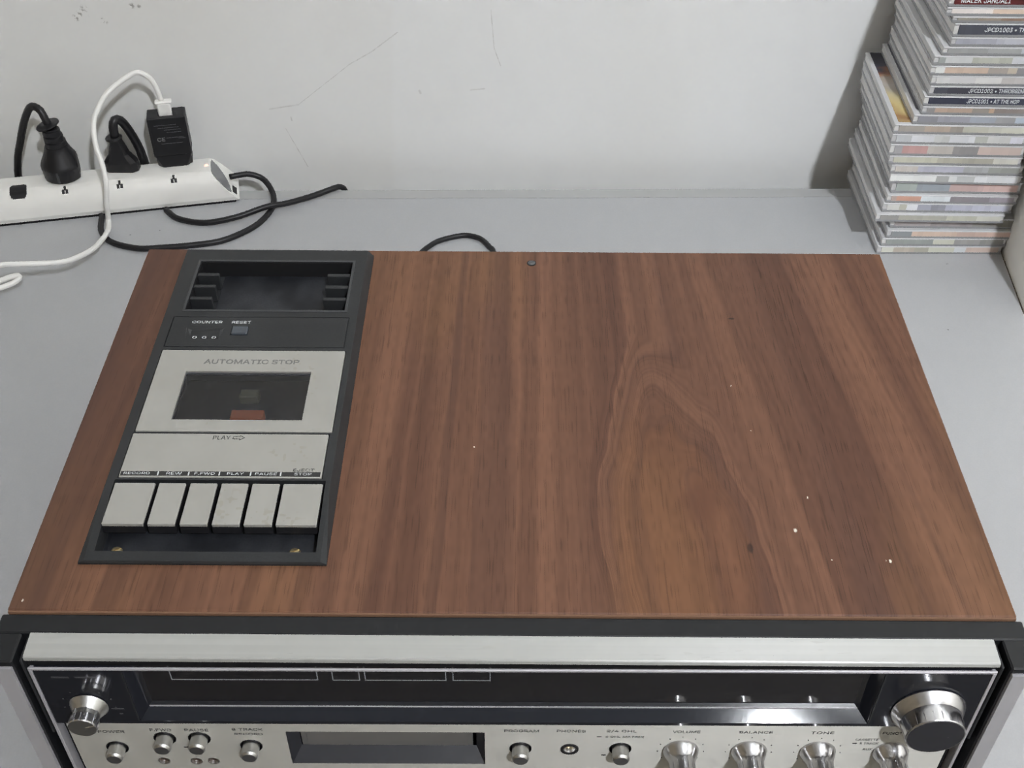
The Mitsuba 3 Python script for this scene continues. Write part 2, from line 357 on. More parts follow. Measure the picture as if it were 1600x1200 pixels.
a = np.eye(4); a[:3, :3] = [[0, 0, 1], [-1, 0, 0], [0, 1, 0]]; a[:3, 3] = [-0.2576, 0, 0]
bar.apply_transform(a); bar.fix_normals()
bar.unmerge_vertices()
k = add(R + 'top_bar', bar, 'mat_bar', uv=np.stack([bar.vertices[:, 0], bar.vertices[:, 2] - 0.9 * bar.vertices[:, 1]], 1)); say(k, 'broad aluminium bar along the top of the front')
add(R + 'bar_groove', shear(box(-0.2576, 0.2576, -0.0262, -0.0126, 0.1640, 0.1684)), 'mat_black_matte')

# silver line frame round the front
YF = -0.0300
def ring(x0, x1, z0, z1, w, y0, y1):
    return cat([box(x0, x1, y0, y0 + 0.0014, z1 - w, z1, 0.0003), box(x0, x0 + w, y0, y1, z0, z1 - w + 0.0003, 0.0003), box(x1 - w, x1, y0, y1, z0, z1 - w + 0.0003, 0.0003), box(x0, x1, y0, y1, z0 - w, z0, 0.0003)])
k = add(R + 'panel_frame', shear(ring(-0.2569, 0.2569, 0.018, 0.1657, 0.0019, YF + 0.0006, YF + 0.012)), 'mat_trim'); say(k, 'thin silver line framing the front panel')

# black upper panel with the dial window cut out (opening with bevelled lower ledge)
XL, XR, ZL = -0.2074, 0.1985, 0.1155
panel = shear(box(-0.2544, 0.2544, -0.0292, -0.0180, 0.1127, 0.1640))
cut = shear(hull([(x, -0.0300, z) for x in (XL, XR) for z in (ZL - 0.0006, 0.17)] + [(x, -0.0170, z) for x in (XL + 0.0075, XR - 0.0085) for z in (ZL + 0.0072, 0.17)]))
add(R + 'dial_panel', sub(panel, cut), 'mat_gloss')
k = add(R + 'dial_ledge', shear(hull([(XL + 0.0006, -0.0293, ZL), (XR - 0.0006, -0.0293, ZL), (XL + 0.0046, -0.0227, ZL + 0.0043), (XR - 0.0050, -0.0227, ZL + 0.0043), (XL + 0.0046, -0.0221, ZL - 0.002), (XR - 0.0050, -0.0221, ZL - 0.002), (XL + 0.0006, -0.0290, ZL - 0.002), (XR - 0.0006, -0.0290, ZL - 0.002)])), 'mat_ledge')
say(k, 'glossy black ledge sloping below the dial window')
for xx in (XL - 0.0002, XR + 0.0002):
    add(R + 'dial_rim', shear(box(xx - 0.0004, xx + 0.0004, -0.0296, -0.0290, 0.1160, 0.1640)), 'mat_charcoal')
pane = trimesh.Trimesh([(XL + 0.0045, -0.0225, 0.1180), (XR - 0.0045, -0.0225, 0.1180), (XR - 0.0045, -0.0225, 0.1644), (XL + 0.0045, -0.0225, 0.1644)], [[0, 1, 2], [0, 2, 3]], process=False)
k = add(R + 'dial_glass', shear(pane), 'mat_glass'); say(k, 'clear glass over the dark tuning dial')
add(R + 'dial_glass_edge', shear(box(XL + 0.0050, XR - 0.0055, -0.0229, -0.0224, ZL + 0.0044, ZL + 0.0053)), 'mat_trim')
add(R + 'dial_back', shear(box(XL + 0.0045, XR - 0.0045, -0.0198, -0.0186, 0.1150, 0.1640)), 'mat_dial')
boxes = [(-0.1866, -0.1060), (-0.0981, -0.0830), (-0.0803, -0.0357), (-0.0322, -0.0115)]
for x0, x1 in boxes:
    zb = 0.1420; w = 0.00045
    m = cat([box(x0, x1, -0.0201, -0.0199, zb, zb + w), box(x0, x0 + w, -0.0201, -0.0199, zb, 0.158), box(x1 - w, x1, -0.0201, -0.0199, zb, 0.158)])
    k = add(R + 'dial_outline', shear(m), 'mat_print_grey')
    if x0 == boxes[0][0]: say(k, 'longest thin outlined box printed on the dark dial')

# silver lower panel with holes
YP = -0.0285
def zs(x, z): return z + SH * x            # heights of things on the front
ZK = 0.0868
small = [(-0.2264, 0.0862), (-0.1972, 0.0962), (-0.1775, 0.0962), (-0.1490, 0.0885), (0.0054, 0.0868), (0.0627, 0.0868)]
big = [(0.0975, 0.0862), (0.1366, 0.0858), (0.1760, 0.0856), (0.2178, 0.0852)]
leds = [(-0.2021, 0.0720), (-0.1832, 0.0718), (-0.1733, 0.0720)]
jack = (0.0336, 0.0866)
plate2 = sbox(-0.2500, 0.018, 0.2490, 0.1126)
for x, z in small: plate2 = plate2.difference(Point(x, z).buffer(0.0064, 24))
for x, z in leds: plate2 = plate2.difference(Point(x, z).buffer(0.0034, 16))
plate2 = plate2.difference(Point(*jack).buffer(0.0052, 20))
SX0, SX1, SZ0, SZ1 = -0.1277, -0.0150, 0.0690, 0.1035
plate2 = plate2.difference(sbox(SX0, SZ0, SX1, SZ1).buffer(-0.001).buffer(0.001))
fp = to_front(extrude(plate2, 0.0030), 0, YP + 0.0030, 0)
fp = shear(fp); fp.unmerge_vertices()
k = add(R + 'faceplate', fp, 'mat_brushed', uv=np.stack([fp.vertices[:, 0], fp.vertices[:, 2] - 0.1 * fp.vertices[:, 1]], 1)); say(k, 'satin silver lower control panel')
back = box(-0.2540, 0.2540, -0.0240, -0.0190, 0.016, 0.1126)
back = sub(back, box(SX0 + 0.0005, SX1 - 0.0005, -0.03, -0.01, SZ0 + 0.0005, SZ1 - 0.0005))
add(R + 'panel_backing', shear(back), 'mat_black_matte')
add(R + 'panel_lip', shear(box(-0.2544, 0.2544, -0.0291, -0.0256, 0.1127, 0.1148)), 'mat_black')

# eight-track slot
o = [(SX0 + 0.0004, SZ0 + 0.0004), (SX1 - 0.0004, SZ0 + 0.0004), (SX1 - 0.0004, SZ1 - 0.0004), (SX0 + 0.0004, SZ1 - 0.0004)]
i_ = [(SX0 + 0.0052, SZ0 + 0.0068), (SX1 - 0.0052, SZ0 + 0.0068), (SX1 - 0.0052, SZ1 - 0.0004), (SX0 + 0.0052, SZ1 - 0.0004)]
v = [(x, YP + 0.0001, z) for x, z in o] + [(x, YP + 0.0085, z) for x, z in i_]
slot = trimesh.Trimesh(v, [[0, 1, 5], [0, 5, 4], [1, 2, 6], [1, 6, 5], [3, 0, 4], [3, 4, 7]], process=False)
scene['mat_slot'] = {'type': 'twosided', 'bsdf': {'type': 'principled', 'base_color': rgb(0.022, 0.023, 0.028), 'roughness': 0.3, 'specular': 0.5}}
tape = add(R + 'tape_slot', shear(slot), 'mat_slot'); say(tape, 'black bevelled eight-track cartridge slot')
k = add(tape + '__flap', shear(box(SX0 + 0.0056, SX1 - 0.0072, YP + 0.0086, YP + 0.0100, SZ0 + 0.0060, SZ1 + 0.004, 0.0003)), 'mat_flap'); say(k, 'grey metal flap closing the cartridge slot')
add(tape + '__flap_step', shear(box(SX0 + 0.0090, SX1 - 0.0100, YP + 0.0080, YP + 0.0087, SZ0 + 0.0072, SZ1 + 0.004, 0.0002)), 'mat_flap')

# knobs
def knob_at(m, x, z, y=YP): return to_front(m, x, y, zs(x, z))
names_small = ['power', 'fast forward', 'pause', 'eight-track recording', 'program', 'two and four channel']
for (x, z), nm in zip(small, names_small):
    add(R + 'button_well', knob_at(lathe([(0.0062, -0.0029), (0.0064, -0.0029), (0.0064, 0.0003), (0.0060, 0.0003), (0.0062, -0.0029)], 36), x, z), 'mat_black', smooth=30)
    r = 0.0049
    k = add(R + 'button', knob_at(lathe([(0, -0.004), (r, -0.004), (r, 0.0062), (r * 1.02, 0.0066), (r * 0.98, 0.0072), (r * 0.86, 0.0080), (r * 0.80, 0.0082)], 40), x, z), 'mat_satin', smooth=30)
    say(k, f'round silver {nm} button')
    add(k + '__cap', knob_at(lathe([(0, 0.0078), (r * 0.80, 0.0078), (r * 0.80, 0.0082), (0, 0.0082)], 32), x, z), 'mat_cap_silver', smooth=30)
for x, z in leds:
    k = add(R + 'indicator_lens', knob_at(lathe([(0, -0.0022), (0.0032, -0.0022), (0.0032, -0.0012), (0.0020, -0.0008), (0, -0.0006)], 28), x, z), 'mat_led_lens', smooth=40)
    add(R + 'indicator_rim', knob_at(lathe([(0.0029, -0.002), (0.0034, -0.002), (0.0036, 0.0004), (0.0031, 0.0004), (0.0029, -0.002)], 28), x, z), 'mat_satin', smooth=30)
jk = add(R + 'phones_jack', knob_at(lathe([(0.0040, -0.0028), (0.0051, -0.0028), (0.0051, 0.0008), (0.0042, 0.0010), (0.0040, -0.0028)], 32), *jack), 'mat_black', smooth=30)
say(jk, 'round headphone jack with black collar')
add(jk + '__ring', knob_at(lathe([(0.0026, -0.0026), (0.0040, -0.0026), (0.0040, 0.0002), (0.0032, 0.0005), (0.0026, -0.0010), (0.0026, -0.0026)], 32), *jack), 'mat_satin', smooth=30)
add(jk + '__hole', knob_at(lathe([(0, -0.0027), (0.0026, -0.0027), (0.0026, -0.0022), (0, -0.0022)], 24), *jack), 'mat_brass', smooth=30)

def grooved(prof_pts, n_groove, rg, z0, z1, depth, sections=72):
    m = lathe(prof_pts, sections)
    cuts = [moved(box(rg - depth, rg + 0.01, -0.00028, 0.00028, z0, z1), rz=2 * math.pi * i / n_groove + 0.1) for i in range(n_groove)]
    return sub(m, *cuts)
for (x, z), nm in zip(big, ('volume', 'balance', 'tone', 'function')):
    m = grooved([(0, 0.0002), (0.0100, 0.0002), (0.0103, 0.0010), (0.0100, 0.0022), (0.0088, 0.0050), (0.0078, 0.0066), (0.0074, 0.0090), (0.0072, 0.0195), (0.0068, 0.0200), (0, 0.0200)], 16, 0.0074, 0.0100, 0.025, 0.0005)
    k = add(R + 'knob', knob_at(m, x, z), 'mat_chrome', smooth=28); say(k, f'flared chrome {nm} knob')
    add(k + '__cap', knob_at(lathe([(0, 0.0199), (0.0062, 0.0199), (0.0060, 0.0203), (0, 0.0203)], 36), x, z), 'mat_cap', smooth=30)
# tuning knob
xt, zt_ = 0.2283, 0.1300
m = grooved([(0, 0.0004), (0.0200, 0.0004), (0.0203, 0.0014), (0.0198, 0.0024), (0.0182, 0.0052), (0.0172, 0.0066), (0.0167, 0.0072), (0.0160, 0.0162), (0.0156, 0.0168), (0, 0.0168)], 22, 0.0163, 0.0110, 0.02, 0.0005, 96)
k = add(R + 'tuning_knob', knob_at(m, xt, zt_, -0.0292), 'mat_chrome', smooth=28); say(k, 'large flared chrome tuning knob with a dark end cap')
c = add(k + '__cap', knob_at(lathe([(0, 0.0166), (0.0151, 0.0166), (0.0150, 0.0170), (0, 0.0171)], 64), xt, zt_, -0.0292), 'mat_cap', smooth=30)
# selector knob at the left, two stages
xs, zs_ = -0.2318, 0.1312
m = lathe([(0, 0.0004), (0.0104, 0.0004), (0.0107, 0.0010), (0.0103, 0.0018), (0.0080, 0.0052), (0.0074, 0.0062), (0.0073, 0.0088), (0, 0.0088)], 64)
k = add(R + 'selector_knob', knob_at(m, xs, zs_, -0.0292), 'mat_satin', smooth=28); say(k, 'two-stage chrome selector knob at the left of the dial')
cuts = [moved(box(0.0076, 0.02, -0.0003, 0.0003, 0.0, 0.03), rz=2 * math.pi * i / 14 + 0.2) for i in range(14)]
add(k + '__inner_knob', knob_at(sub(lathe([(0, 0.0090), (0.0072, 0.0090), (0.0080, 0.0094), (0.0081, 0.0140), (0.0076, 0.0147), (0, 0.0147)], 64), *cuts), xs, zs_, -0.0292), 'mat_chrome', smooth=28)
c = add(k + '__pointer', knob_at(moved(box(0.0020, 0.0079, -0.0004, 0.0004, 0.0146, 0.0152, 0.0002), rz=0.35), xs, zs_, -0.0292), 'mat_satin')
for ang in (0.5, 1.35, 2.2):
    add(k + '__prong', knob_at(moved(box(0.0072, 0.0083, -0.0004, 0.0004, 0.0062, 0.0112, 0.0002), rz=ang), xs, zs_, -0.0292), 'mat_satin')

# front lettering
def front_text(s, x0, x1, z0, z1, bold=False, matl='mat_ink', y=YP):
    k = add(R + 'lettering', to_front(text(s, x1 - x0, z1 - z0, bold=bold), x0, y - 0.00001, zs((x0 + x1) / 2, 0) + z0), matl)
    return k
for s, x0, x1, z0, z1 in (('PROGRAM', -0.0038, 0.0157, 0.1041, 0.1066), ('PHONES', 0.0258, 0.0420, 0.1041, 0.1066), ('2/4 CHL', 0.0539, 0.0709, 0.1041, 0.1068), ('4 CHL MATRIX', 0.0535, 0.0753, 0.0986, 0.1006),
                          ('VOLUME', 0.0911, 0.1066, 0.1039, 0.1064), ('BALANCE', 0.1287, 0.1474, 0.1037, 0.1062), ('TONE', 0.1690, 0.1821, 0.1034, 0.1059), ('FUNCTION', 0.2095, 0.2270, 0.1033, 0.1058),
                          ('8 TRACK', -0.1576, -0.1402, 0.1046, 0.1070), ('RECORD', -0.1568, -0.1408, 0.1000, 0.1020), ('F.FWD', -0.2041, -0.1921, 0.1036, 0.1062), ('PAUSE', -0.1845, -0.1711, 0.1036, 0.1062),
                          ('POWER', -0.2339, -0.2189, 0.1017, 0.1042), ('CASSETTE', 0.1955, 0.2084, 0.0966, 0.0988), ('8 TRACK', 0.1985, 0.2092, 0.0926, 0.0948), ('AUX', 0.2014, 0.2069, 0.0864, 0.0886)):
    k = front_text(s, x0, x1, z0, z1)
    if s in ('8 TRACK',): pass
marks = []
for x, z in big[:3]:
    for i in range(9):
        an = math.radians(-40 + i * 260 / 8)
        marks.append(knob_at(moved(trimesh.creation.cylinder(radius=0.0004, height=0.0002, sections=10), 0.0134 * math.cos(an), 0.0134 * math.sin(an), 0.0001), x, z))
for x, z in ((0.0499, 0.0996), (0.1957, 0.0937), (-0.1868, 0.0868), (0.0535, 0.0800)): marks.append(knob_at(box(-0.0013, 0.0013, -0.0004, 0.0004, 0, 0.00015), x, z))
k = add(R + 'scale_dots', cat(marks), 'mat_ink'); labels[k] = {'label': 'tiny printed dots and dashes round the knobs', 'kind': 'stuff'}
dots = [knob_at(box(-0.0042, 0.0052, -0.0006, 0.0006, 0, 0.00015), -0.2420, 0.1575, -0.0292), knob_at(box(-0.0056, 0.0060, -0.0006, 0.0006, 0, 0.00015), -0.2280, 0.1575, -0.0292),
        knob_at(box(-0.0035, 0.0035, -0.0006, 0.0006, 0, 0.00015), -0.2170, 0.1275, -0.0292), knob_at(box(-0.0010, 0.0010, -0.0006, 0.0006, 0, 0.00015), -0.2160, 0.1225, -0.0292)]
for i in range(7):
    an = math.radians(-10 + i * 200 / 6)
    dots.append(knob_at(moved(trimesh.creation.cylinder(radius=0.0005, height=0.0002, sections=10), 0.0142 * math.cos(an), 0.0142 * math.sin(an), 0.0001), xs, zs_, -0.0292))
k = add(R + 'selector_marks', cat(dots), 'mat_print_faint'); labels[k] = {'label': 'faint grey printed marks round the selector knob', 'kind': 'stuff'}

# ---------------------------------------------------------------- cassette deck (part of the receiver)
dk = R + 'cassette_deck'
labels[dk] = {'label': 'black framed cassette deck set into the walnut top'}
DX0, DX1, DY0, DY1 = -0.2440, -0.1043, 0.0322, 0.3236
c_ = 0.0035
top = hull([(x, y, T + 0.0002) for x in (DX0, DX1) for y in (DY0, DY1)] + [(x, y, T + 0.0016) for x in (DX0, DX1) for y in (DY0, DY1)] +
           [(DX0 + c_, DY1 - c_, ZT), (DX1 - c_, DY1 - c_, ZT), (DX0 + c_, 0.080, ZT), (DX1 - c_, 0.080, ZT), (DX0 + c_, DY0 + 0.0005, T + 0.0030), (DX1 - c_, DY0 + 0.0005, T + 0.0030)])
block = box(-0.2390, -0.1090, 0.0380, 0.3185, T - 0.033, T + 0.001)
body = union(top, block)
cuts = [box(-0.2277, -0.1173, 0.2495, 0.3055, T - 0.0045, T + 0.03),                       # cassette rack
        box(-0.2340, -0.1130, 0.2098, 0.2420, ZT - 0.0008, T + 0.03),                      # counter plate
        box(-0.2342, -0.1114, 0.1292, 0.2068, ZT - 0.0035, T + 0.03),                      # lid
        box(-0.2250, -0.1220, 0.1335, 0.1960, T - 0.020, T + 0.03),                        # well under the lid
        box(-0.2347, -0.1130, 0.0905, 0.1283, ZT - 0.0028, T + 0.03),                      # label plate
        box(-0.2358, -0.1108, 0.0390, 0.0892, T - 0.0065, T + 0.03)]                       # keys
body = sub(body, *cuts)
add(dk + '__frame', body, 'mat_charcoal')
# rack
k = add(dk + '__rack_rim', cat([box(-0.2296, -0.1154, 0.3055, 0.3073, ZT - 0.001, ZT + 0.0006, 0.0003), box(-0.2296, -0.1154, 0.2477, 0.2495, ZT - 0.001, ZT + 0.0006, 0.0003),
                            box(-0.2296, -0.2277, 0.2490, 0.3060, ZT - 0.001, ZT + 0.0006, 0.0003), box(-0.1173, -0.1154, 0.2490, 0.3060, ZT - 0.001, ZT + 0.0006, 0.0003)]), 'mat_rim')
say(k, 'raised rim round the empty cassette rack')
add(dk + '__rack_lining', cat([box(-0.2277, -0.1173, 0.3049, 0.3054, T - 0.0043, ZT - 0.0006), box(-0.2276, -0.2272, 0.2496, 0.3050, T - 0.0043, ZT - 0.0006), box(-0.1178, -0.1174, 0.2496, 0.3050, T - 0.0043, ZT - 0.0006)]), 'mat_black_matte')
k = add(dk + '__rack_floor', box(-0.2120, -0.1335, 0.2498, 0.3048, T - 0.0044, T - 0.0036, 0.0003), 'mat_dusty'); say(k, 'dusty floor of the cassette rack')
for y in (0.2905, 0.2768, 0.2631):
    add(dk + '__rack_rib', box(-0.2272, -0.2118, y - 0.0016, y + 0.0016, T - 0.0043, ZT - 0.0002, 0.0003), 'mat_charcoal')
    add(dk + '__rack_rib', box(-0.1340, -0.1178, y - 0.0016, y + 0.0016, T - 0.0043, ZT - 0.0002, 0.0003), 'mat_charcoal')
for x, y in ((-0.2225, 0.2985), (-0.1215, 0.2830)):
    add(dk + '__rack_screw', moved(screw_head(0.0018, 0.0012), x, y, T - 0.0043), 'mat_screw', smooth=30)
# counter plate
cp = box(-0.2334, -0.1136, 0.2104, 0.2414, ZT - 0.0018, ZT + 0.0003, 0.0003)
trap = hull([(x, y, ZT + 0.001) for x, y in ((-0.2226, 0.2296), (-0.1968, 0.2296), (-0.1985, 0.2180), (-0.2170, 0.2180))] + [(x, y, ZT - 0.0016) for x, y in ((-0.2190, 0.2275), (-0.1995, 0.2275), (-0.1995, 0.2185), (-0.2165, 0.2185))])
cp = sub(cp, trap, box(-0.1918, -0.1800, 0.2222, 0.2312, ZT - 0.01, ZT + 0.01))
k = add(dk + '__counter_plate', cp, 'mat_charcoal'); say(k, 'flat black plate with the tape counter')
for sx_, xa, xb in ((-1, -0.2226, -0.2186), (1, -0.1968, -0.1995)):
    add(dk + '__counter_bevel', hull([(xa, 0.2296, ZT + 0.0004), (xb, 0.2284, ZT - 0.0004), (xb + sx_ * 0.0004, 0.2186, ZT - 0.0006), (xa - sx_ * 0.0014, 0.2182, ZT + 0.0003), (xa, 0.2296, ZT - 0.0012), (xa - sx_ * 0.0014, 0.2182, ZT - 0.0012)]), 'mat_rim')
add(dk + '__counter_well', box(-0.2185, -0.1998, 0.2186, 0.2274, ZT - 0.0018, ZT - 0.0014), 'mat_gloss')
for i, x in enumerate((-0.2153, -0.2088, -0.2023)):
    add(dk + '__counter_wheel', box(x - 0.0026, x + 0.0026, 0.2186, 0.2216, ZT - 0.0016, ZT - 0.0002, 0.0005), 'mat_black')
    k = add(dk + '__counter_digit', moved(text('0', 0.0030, 0.0022), x - 0.0015, 0.2190, ZT - 0.0002), 'mat_print_white')
k = add(dk + '__reset_button', box(-0.1914, -0.1804, 0.2226, 0.2308, ZT - 0.004, ZT + 0.0016, 0.0008), 'mat_reset'); say(k, 'small glossy slate reset button')
def deck_text(s, x0, x1, y0, y1, z, m='mat_print_white', bold=False):
    return add(dk + '__lettering', moved(text(s, x1 - x0, y1 - y0, bold=bold), x0, y0, z), m)
deck_text('COUNTER', -0.2198, -0.1994, 0.2344, 0.2370, ZT + 0.0003)
deck_text('RESET', -0.1927, -0.1796, 0.2344, 0.2370, ZT + 0.0003)
# lid with window
lid = sub(box(-0.2336, -0.1120, 0.1298, 0.2062, ZT - 0.0022, ZT + 0.0008, 0.0005), box(-0.2136, -0.1318, 0.1396, 0.1850, ZT - 0.01, ZT + 0.01))
ld = add(dk + '__lid', lid, 'mat_plate'); say(ld, 'satin silver cassette lid with a dark window')
w = trimesh.Trimesh([(-0.2136, 0.1396, ZT - 0.0006), (-0.1318, 0.1396, ZT - 0.0006), (-0.1318, 0.1850, ZT - 0.0006), (-0.2136, 0.1850, ZT - 0.0006)], [[0, 1, 2], [0, 2, 3]], process=False)
k = add(dk + '__lid_window', w, 'mat_smoked'); say(k, 'smoked clear window in the cassette lid')
add(dk + '__window_frame', cat([box(-0.2145, -0.1309, 0.1842, 0.1858, ZT - 0.0060, ZT - 0.0023), box(-0.2145, -0.1309, 0.1388, 0.1398, ZT - 0.0060, ZT - 0.0023), box(-0.2145, -0.2134, 0.1390, 0.1850, ZT - 0.0060, ZT - 0.0023), box(-0.1320, -0.1309, 0.1390, 0.1850, ZT - 0.0060, ZT - 0.0023)]), 'mat_black')
add(dk + '__tape_well', box(-0.2235, -0.1235, 0.1345, 0.1950, T - 0.0195, T - 0.0080), 'mat_dial')
k = add(dk + '__guide_block', box(-0.1785, -0.1663, 0.1720, 0.1800, T - 0.0078, T - 0.0010, 0.0008), 'mat_olive'); say(k, 'small olive block seen through the lid window')
k = add(dk + '__pressure_pad', box(-0.1808, -0.1600, 0.1515, 0.1600, T - 0.0078, T - 0.0010, 0.0004), 'mat_orange'); say(k, 'orange block seen through the lid window')
deck_text('AUTOMATIC STOP', -0.2035, -0.1410, 0.1922, 0.1966, ZT + 0.0008, 'mat_ink_grey', True)
# label plate
lp = box(-0.2342, -0.1137, 0.0910, 0.1277, ZT - 0.0024, ZT + 0.0006, 0.0004)
k = add(dk + '__label_plate', lp, 'mat_plate'); say(k, 'satin silver plate lettered PLAY and EJECT')
k = add(dk + '__key_legend', box(-0.2333, -0.1146, 0.0918, 0.0953, ZT + 0.0006, ZT + 0.0008), 'mat_ink'); say(k, 'black legend strip naming the six keys')
zl = ZT + 0.0008
for s, x0, x1 in (('RECORD', -0.2315, -0.2160), ('REW', -0.2061, -0.1970), ('F.FWD', -0.1894, -0.1773), ('PLAY', -0.1700, -0.1601), ('PAUSE', -0.1533, -0.1404), ('STOP', -0.1301, -0.1198)):
    deck_text(s, x0, x1, 0.0926, 0.0946, zl)
for x in (-0.2111, -0.1928, -0.1746, -0.1560, -0.1381):
    add(dk + '__legend_tick', box(x - 0.0004, x + 0.0004, 0.0920, 0.0951, zl - 0.0001, zl + 0.00012), 'mat_print_white')
deck_text('PLAY', -0.1842, -0.1735, 0.1224, 0.1256, ZT + 0.0006, 'mat_ink')
deck_text('EJECT', -0.1312, -0.1185, 0.0960, 0.0982, ZT + 0.0006, 'mat_ink')
arrow = Polygon([(0, 0.001), (0.0042, 0.001), (0.0042, 0), (0.0075, 0.0022), (0.0042, 0.0044), (0.0042, 0.0034), (0, 0.0034)])
k = add(dk + '__arrow', moved(extrude(arrow.difference(arrow.buffer(-0.00035, join_style=2)), 0.00015), -0.1720, 0.1218, ZT + 0.0006), 'mat_ink'); say(k, 'outlined arrow pointing right after PLAY')
# keys
for (x0, x1), nm in zip(((-0.2349, -0.2111), (-0.2088, -0.1930), (-0.1903, -0.1745), (-0.1719, -0.1561), (-0.1537, -0.1376), (-0.1354, -0.1121)), ('record', 'rewind', 'fast-forward', 'play', 'pause', 'stop and eject')):
    y0, y1 = 0.0546, 0.0868
    k = add(dk + '__key', box(x0 - 0.0002, x1 + 0.0002, y0 + 0.0002, y1, T + 0.0010, ZT - 0.0010), 'mat_black'); say(k, f'silver-topped {nm} key')
    # the key top is a silver plate: a third-level piece, so it is named beside its key
    add(dk + '__key_plate', box(x0, x1, y0 - 0.0002, y1 - 0.0004, ZT - 0.0022, ZT + 0.0004, 0.0004), 'mat_plate')
add(dk + '__key_well_floor', hull([(-0.2355, 0.0395, T - 0.0062), (-0.1111, 0.0395, T - 0.0062), (-0.2355, 0.0885, T - 0.0062), (-0.1111, 0.0885, T - 0.0062), (-0.2330, 0.0470, T - 0.0058), (-0.1136, 0.0470, T - 0.0058), (-0.2330, 0.0640, T - 0.0058), (-0.1136, 0.0640, T - 0.0058)]), 'mat_dusty')
for x in (-0.2272, -0.1249):
    k = add(dk + '__deck_screw', moved(screw_head(0.0034, 0.0020), x, 0.0462, T - 0.0058), 'mat_brass', smooth=30)

# ---------------------------------------------------------------- power strip and plugs
SA = math.atan2(0.0472, 0.2297)
SO = np.array([-0.2945, 0.6565]); SU = np.array([math.cos(SA), math.sin(SA)]); SV = np.array([-math.sin(SA), math.cos(SA)])
def strip_local(m):                         # local x along the strip (0 = right end), y toward the wall
    return moved(m, SO[0], SO[1], 0, rz=SA)
strip = thing('power_strip', 'white multi-socket power strip lying on the desk by the back wall', 'power strip')
prof = [(0.001, 0.003), (-0.001, 0.008), (-0.0005, 0.015), (0.001, 0.021), (0.0035, 0.0265), (0.007, 0.0308), (0.011, 0.0337), (0.015, 0.035), (0.034, 0.035), (0.038, 0.0338), (0.042, 0.030), (0.045, 0.022), (0.046, 0.010), (0.045, 0.003)]
LEN = 0.36
m = extrude(prof, LEN)                      # polygon in (v, z), along local z
a = np.eye(4); a[:3, :3] = [[0, 0, 1], [1, 0, 0], [0, 1, 0]]; a[:3, 3] = [-LEN + 0.006, 0, 0]
m.apply_transform(a); m.fix_normals()
RY = -math.radians(40)                      # slanted right end
cutter = moved(box(0, 0.1, -0.05, 0.1, -0.1, 0.2), ry=RY); cutter.apply_translation([0.0045, 0, 0.005])
m = sub(m, cutter)
add(strip + '__body', strip_local(m), 'mat_white_plastic', smooth=25)
add(strip + '__base', strip_local(box(-LEN + 0.006, 0.002, 0.002, 0.043, 0, 0.0032)), 'mat_black_matte')
def on_end(pts, h):                         # polygon in (y, height) laid on the slanted end
    e_ = extrude(Polygon([(y, (z - 0.005) / math.cos(RY)) for y, z in pts]), h)
    b = np.eye(4); b[:3, :3] = [[0, 0, 1], [1, 0, 0], [0, 1, 0]]; e_.apply_transform(b)
    e_ = moved(e_, ry=RY); e_.apply_translation([0.0045, 0, 0.005])
    return strip_local(e_)
lens = [(0.0025, 0.0120), (0.0016, 0.0160), (0.0032, 0.0215), (0.0060, 0.0268), (0.0095, 0.0305), (0.0140, 0.0325), (0.0300, 0.0328), (0.0370, 0.0320), (0.0340, 0.0260), (0.0280, 0.0205), (0.0200, 0.0160), (0.0110, 0.0130)]
k = add(strip + '__end_window', on_end(lens, 0.0006), 'mat_lens_grey'); say(k, 'dark grey lens-shaped window on the right end')
k = add(strip + '__end_slot', on_end([(0.0060, 0.0062), (0.0180, 0.0062), (0.0180, 0.0105), (0.0060, 0.0105)], 0.0005), 'mat_socket'); say(k, 'narrow dark port below the end window')
def patch(s0, s1, v0, v1, h=0.0005):        # a thin piece following the strip's curved top, s along the strip
    zt0 = [(v, z) for v, z in prof[:10]]
    f = lambda v: float(np.interp(v, [q[0] for q in zt0[2:]], [q[1] for q in zt0[2:]]))
    vs = np.linspace(v0, v1, 7)
    pts = [(v, f(v) - 0.0006) for v in vs[::-1]] + [(v - 0.3 * h, f(v) + h) for v in vs]
    e_ = extrude(Polygon(pts).buffer(0), s1 - s0)
    b = np.eye(4); b[:3, :3] = [[0, 0, 1], [1, 0, 0], [0, 1, 0]]; b[:3, 3] = [s0, 0, 0]; e_.apply_transform(b); e_.fix_normals()
    return strip_local(e_)
def along(x): return (x - SO[0]) / math.cos(SA)
k = add(strip + '__switch', cat([patch(along(-0.5085) + a_, along(-0.4925) - a_, 0.0050 + b_, 0.0195 - b_, 0.0008 + c_) for a_, b_, c_ in ((0.0022, 0, 0.00002), (0.0009, 0.0008, 0.00001), (0, 0.0024, 0))]), 'mat_charger'); say(k, 'black rounded rocker switch')
k = strip + '__pilot_light'
pl = moved(lathe([(0, 0), (0.0022, 0), (0.0019, 0.0006), (0, 0.0008)], 20), -0.3215, 0.6735, 0.0349)
scene[k] = {**mikit.ply(pl, {'type': 'diffuse', 'reflectance': rgb(0.8, 0.2, 0.15)}, smooth=30), 'emitter': {'type': 'area', 'radiance': rgb(2.6, 0.75, 0.6)}}
say(k, 'lit red pilot light')
for x in (-0.4560, -0.4030, -0.3500):
    c0 = along(x)
    s3 = cat([patch(c0 - 0.0011, c0 + 0.0011, 0.0076, 0.0112), patch(c0 - 0.0030, c0 - 0.0005, 0.0052, 0.0080), patch(c0 + 0.0005, c0 + 0.0030, 0.0052, 0.0080)])
    add(strip + '__earth_contact', s3, 'mat_socket')

grp = None
